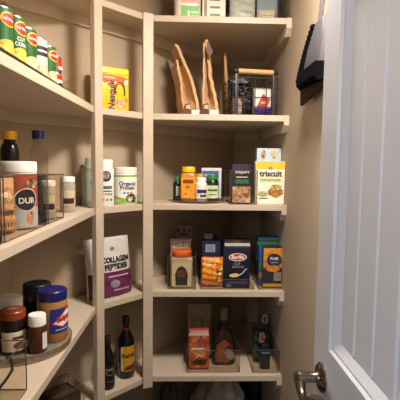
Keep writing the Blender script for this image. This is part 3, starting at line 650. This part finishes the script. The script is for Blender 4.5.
for k in range(6): patch('print', flat(.05), mat('#5a6078', .5), o, -.024, .014, .17+k*.0055, .1725+k*.0055, o=.0012)
t = on4('carton', 'grey topped carton at the back behind dark blue carton', 'box', 208, 2.26, 0, .0035); o = box_body(t, .05, .04, .252, mat('#6e7284', .45)); patch('label', flat(.04), mat('#a8a8b0', .45), o, -.02, .016, .215, .248)
t = on4('snack_packet', 'dark packet beside grey topped carton at the back of shelf', 'packet', 217, 2.265, 0, .0035); pouch(t, .05, .03, .25, mat('#1a1a24', .4), 'pillow', .003)
t = on4('pasta_box', 'navy pasta box with red oval emblem and spoon picture', 'box', 236, 2.105, 0, .0035)
w_, d_, h_ = .134, .05, .205; o = box_body(t, w_, d_, h_, mat('#10162e', .4)); sf = flat(d_)
shape('emblem', sf, mat('#d8d2c8', .4), o, oval(.003, .157, .046, .021), .0008); shape('emblem', sf, mat('#b02a1e', .4), o, oval(.003, .157, .040, .0165), .0012); text('Barilla', sf, WHITE, o, .003, .157, .026, bold=.03, o=.0018)
text('CUT', sf, mat('#8a96b8', .4), o, 0, .122, .016, bold=.02); text('ELBOWS', sf, mat('#a58a5a', .4), o, .004, .107, .015, bold=.02)
shape('food_picture', sf, food(['#c8962a', '#ecd27a', '#d8b04a'], 140), o, oval(-.012, .064, .026, .010, rot=.08), .001)
MB().tube([(.012, -.0265, .066), (.028, -.0265, .074), (.042, -.0265, .092), (.05, -.0265, .098)], .003, 6).build('spoon_picture', mat('#aab0bc', .4), o)
patch('print', sf, mat('#4a5470', .4), o, -.05, .05, .022, .03); patch('print', sf, mat('#7a8094', .4), o, -.052, -.03, .006, .016)
t = on4('pasta_box', 'taller box with white band showing above the navy pasta box', 'box', 236, 2.165, 0, .0035); o = box_body(t, .134, .05, .235, mat('#2a1a1c', .4)); patch('white_band', flat(.05), mat('#cfc8be', .45), o, -.066, .066, .200, .218); patch('print', flat(.05), mat('#6a4a3a', .4), o, -.02, .02, .223, .230)
p = bk(269, 4, 2.175); clear_bin((p[0], p[1], z), .148, .22, .145, 0, 'clear bin at right of fourth shelf with the macaroni box')
t = on4('macaroni_box', 'orange and navy macaroni box in front in right clear bin', 'box', 271.5, 2.11, 0, .0035)
w_, d_, h_ = .102, .045, .205; o = box_body(t, w_, d_, h_, mat('#141d3a', .4)); sf = flat(d_)
patch('food_picture', sf, food(['#b8641a', '#e0982e', '#c87a20'], 70), o, -.049, .049, .10, .203); shape('emblem', sf, mat('#152046', .4), o, oval(.006, .14, .038, .034), .001); text('Kraft', sf, OFFW, o, .006, .15, .02, bold=.03, o=.0016); patch('print', sf, mat('#8a9ac8', .4), o, -.012, .026, .126, .132, o=.0016)
shape('food_picture', sf, food(['#c8641a', '#f0a83a', '#d8801e'], 90), o, oval(.0, .098, .036, .018), .0014); patch('label', sf, mat('#a8a8a4', .5), o, .006, .042, .035, .078, o=.001); patch('yellow_band', sf, mat('#c8962a', .4), o, -.049, .049, .003, .02, o=.001)
for k in range(5): patch('print', sf, mat('#5a5a58', .5), o, .01, .038, .042+k*.007, .045+k*.007, o=.0014)
t = on4('carton', 'teal blue carton with green stripe behind the macaroni box', 'box', 266.6, 2.20, 0, .0035); o = box_body(t, .116, .04, .245, mat('#245a86', .45)); patch('stripe', flat(.04), mat('#6a9a3a', .45), o, -.06, .06, .205, .222); patch('print', flat(.04), mat('#5aa0c0', .45), o, -.05, .05, .226, .240)
t = on4('carton', 'narrow blue carton at the left side of right clear bin', 'box', 260.3, 2.145, 0, .0035); o = box_body(t, .030, .05, .205, mat('#1f4a7c', .45)); patch('green_panel', flat(.05), mat('#3a6a44', .45), o, -.016, .016, .09, .12); patch('print', flat(.05), mat('#b8783a', .45), o, -.016, .0, .04, .07)

# ---- back bay, bottom shelf
z = LV[5]
def on5(name, label, cat, px, Y, rot=0, dz=.0035): p = bk(px, 5, Y); return thing(name, label, cat, (p[0], p[1], z+dz), rot)
p = bk(211.5, 5, 2.21); clear_bin((p[0], p[1], z), .272, .29, .115, 0, 'wide clear bin on bottom shelf with red packet and jug')
t = on5('coffee_packet', 'red and orange packet with white top in wide clear bin', 'packet', 198.5, 2.125)
w_, d_, h_ = .106, .06, .208; MB().rloft([(w_, d_, .008, 0), (w_, d_, .008, .185), (w_*.99, d_*.5, .006, .2), (w_*.99, .006, .003, h_)]).build('body', mat('#8a2f1c', .45), t); sf = flat(d_)
patch('white_top', sf, mat('#c9c0b4', .45), t, -.052, .052, .178, .187); patch('food_picture', sf, food(['#a8401c', '#e0904a', '#8a2a18', '#d0602c'], 45), t, -.05, .05, .006, .175)
patch('print', sf, OFFW, t, -.035, .03, .105, .113, o=.0012); shape('emblem', sf, mat('#4a5aa0', .4), t, oval(-.002, .15, .01, .016), .0012); shape('food_picture', sf, mat('#2a1a14', .4), t, oval(.005, .035, .036, .014), .0012); shape('food_picture', sf, mat('#d8c2a0', .4), t, [(-.03, .05), (.0, .085), (.03, .06), (.0, .068)], .0012)
t = on5('snack_bag', 'clear brownish bag standing behind the red packet', 'bag', 199, 2.225, 3); o, sf = pouch(t, .13, .07, .30, mat('#94877a', .25, var=.4, scale=22), 'stand', .012, seed=4)
t = on5('syrup_jug', 'dark jug with tan cap and mottled brown label in wide bin', 'jug', 223, 2.18, 0)
MB().rloft([(.115, .08, .03, 0), (.125, .088, .034, .008), (.122, .086, .036, .10), (.105, .076, .034, .14), (.066, .056, .026, .185), (.04, .04, .019, .21), (.036, .036, .017, .235)]).build('body', mat('#2b1a14', .18, var=.5, scale=14), t)
MB().lathe([(.021, .235), (.021, .29), (.018, .296)]).build('cap', mat('#8a7260', .45), t)
t_sf = flat(.09); shape('label', t_sf, food(['#3a2018', '#8a4a2e', '#5a2c1c'], 24), t, [(-.05, .02), (.02, .015), (.05, .05), (.045, .11), (.0, .14), (-.04, .11)]); shape('grey_patch', t_sf, mat('#8a8078', .4), t, oval(.03, .06, .022, .03, rot=.5), .0014)
p = bk(262, 5, 2.17); clear_bin((p[0], p[1], z), .135, .22, .12, 0, 'small clear bin at right of the bottom shelf')
t = on5('snack_pouch', 'black pouch with green side standing in the small right bin', 'pouch', 260.5, 2.185, -4)
o, sf = pouch(t, .085, .05, .215, mat('#141416', .3), 'stand', .006); patch('green_panel', sf, mat('#2f4a30', .4), t, -.04, -.016, .03, .16, o=.001); shape('food_picture', sf, mat('#a8765a', .4), t, oval(.004, .135, .018, .03), .001)
MB().tube([(.018+.012*cos(q), 0, .232+.022*sin(q)) for q in [k*2*pi/16 for k in range(16)]], .0022, 6, True).build('hang_loop', OFFW, t)
t = on5('dropper_bottle', 'dark blue bottle with pale stripe in front of the black pouch', 'bottle', 264.5, 2.115, 0)
MB().rloft([(.05, .04, .012, 0), (.052, .042, .012, .003), (.05, .04, .012, .095), (.04, .032, .012, .102)]).build('body', mat('#151a26', .25), t); MB().rloft([(.042, .034, .012, .102), (.042, .034, .012, .125), (.036, .03, .01, .128)]).build('cap', mat('#12151c', .35), t); patch('stripe', flat(.042), mat('#7f8a9c', .35), t, -.02, .02, .082, .09)

# ---- floor level: crumpled plastic bag and dark sack
def crumple(name, label, cat, loc, sx, sy, sz, m, seed):
    rnd = random.Random(seed); b = MB(); R = []
    n, K = 40, 18; ph = [rnd.uniform(0, 6.28) for _ in range(8)]
    for k in range(K+1):
        v = k/K; rr = max(.02, sin(pi*(.16+.84*v))**.6) if v < 1 else .02; ring = []
        for i in range(n):
            a = 2*pi*i/n; j = 1+.13*sin(3*a+ph[0]+5*v)+.09*sin(7*a+ph[1]-9*v)+.06*sin(13*a+ph[2]+17*v)
            ring.append((sx/2*rr*j*cos(a), sy/2*rr*j*sin(a), max(0, sz*v+.03*v*sin(4*a+ph[3])*(1 if v < .95 else .4))))
        R.append(ring)
    t = thing(name, label, cat, loc); b.loft(R).build('bag', m, t, angle=25); return t
t = crumple('plastic_bag', 'crumpled white and pink plastic bag on the floor under shelves', 'bag', (.20, 2.30, 0), .28, .24, .36, mat('#bdb2aa', .35, var=.25, scale=14), 3)
t = crumple('sack', 'dark sack on the floor at right beside the plastic bag', 'sack', (.405, 2.52, 0), .11, .2, .28, mat('#1c1a1b', .6), 5)
t = crumple('sack', 'dim brown sack on the floor at left of the plastic bag', 'sack', (-.085, 2.235, 0), .11, .13, .33, mat('#574b40', .6), 8)

# ---- right wall: hanging brush
hb = thing('hanging_brush', 'grey hand brush with black bristles hanging on the right wall', 'brush', (RX, 1.56, 1.822), 0)
prof = [(-.010, .205), (-.022, .2), (-.036, .12), (-.048, .035), (-.004, .035), (-.004, .205)]
b = MB(); ya, yb_ = -.12, .085
n = len(prof); K = 6; R = []
for k in range(K+1):
    q = k/K; y = ya+(yb_-ya)*q; s_ = 1-.06*abs(2*q-1)**3
    R.append([(x*s_, (y if zz < .19 else -.02+(y+.02)*.45), zz) for x, zz in prof])
b.loft(R).build('cover', mat('#504e52', .8, var=.1, scale=40, spec=.2), hb, bevel=.003)
b = MB()
for k in range(13):
    q = k/12; b.lathe([(.001, 0), (.014, .003), (.016, .012), (.012, .02), (.001, .023)], seg=10)
    m0 = len(b.v)-50
    for i in range(m0, len(b.v)):
        x, y, zz = b.v[i]; b.v[i] = (x-.054+.032*q, y+yb_+.004-.03*q*q*2, zz-.005+.185*q)
b.build('bristle_edge', mat('#070708', .95, spec=.05), hb)
b = MB(); R = []
for k in range(25):
    q = k/24; y = ya-.005+(yb_-ya+.015)*q; j = .004*(k % 2)
    R.append([(-.056-j, y, .034), (-.066+j, y, -.012-j), (-.05, y, -.03+j), (-.012, y, -.022-j), (-.006, y, .034)])
b.loft(R).build('bristles', mat('#070708', .95, spec=.05), hb, smooth=False)
b = MB(); b.add([(-.052, yb_, -.028), (-.05, yb_, -.088), (-.038, yb_, -.088), (-.004, yb_, -.03), (-.03, ya, -.026), (-.028, ya, -.05), (-.02, ya, -.05), (-.004, ya, -.028)], [[0, 1, 2, 3], [7, 6, 5, 4], [0, 4, 5, 1], [1, 5, 6, 2], [2, 6, 7, 3], [3, 7, 4, 0]])
b.build('dark_lip', mat('#1f130f', .6, spec=.2), hb, bevel=.002)
b = MB(); b.tube([(-.014, -.02, .2), (-.013, -.035, .26), (-.012, -.05, .34), (-.012, -.055, .395), (-.014, -.045, .34), (-.016, -.02, .26), (-.014, -.0, .2)], .0035, 6); b.build('hanging_loop', mat('#5a585c', .6), hb)
hk = tag(MB().tube([(RX, 1.505, 2.222), (RX-.02, 1.505, 2.217), (RX-.02, 1.505, 2.232)], .003, 8).build('wall_hook', METAL), 'small metal hook on the right wall holding the grey brush', 'hook')


# ================================================================ CAMERA
cd = bpy.data.cameras.new('Camera'); co = bpy.data.objects.new('Camera', cd); COL.objects.link(co)
cd.sensor_fit = 'HORIZONTAL'; cd.sensor_width = 36; cd.lens = F/400*36; cd.clip_start = .02
rt = RT0*cos(ROLL)+UP0*sin(ROLL); up = UP0*cos(ROLL)-RT0*sin(ROLL)
R = Matrix((rt, up, -FW)).transposed()
co.matrix_world = Matrix.Translation(CAM) @ R.to_4x4()
S.camera = co
S.view_settings.view_transform = 'Standard'; S.view_settings.look = 'None'; S.view_settings.gamma = 1; S.view_settings.use_curve_mapping = False
S.view_settings.exposure = 0.0
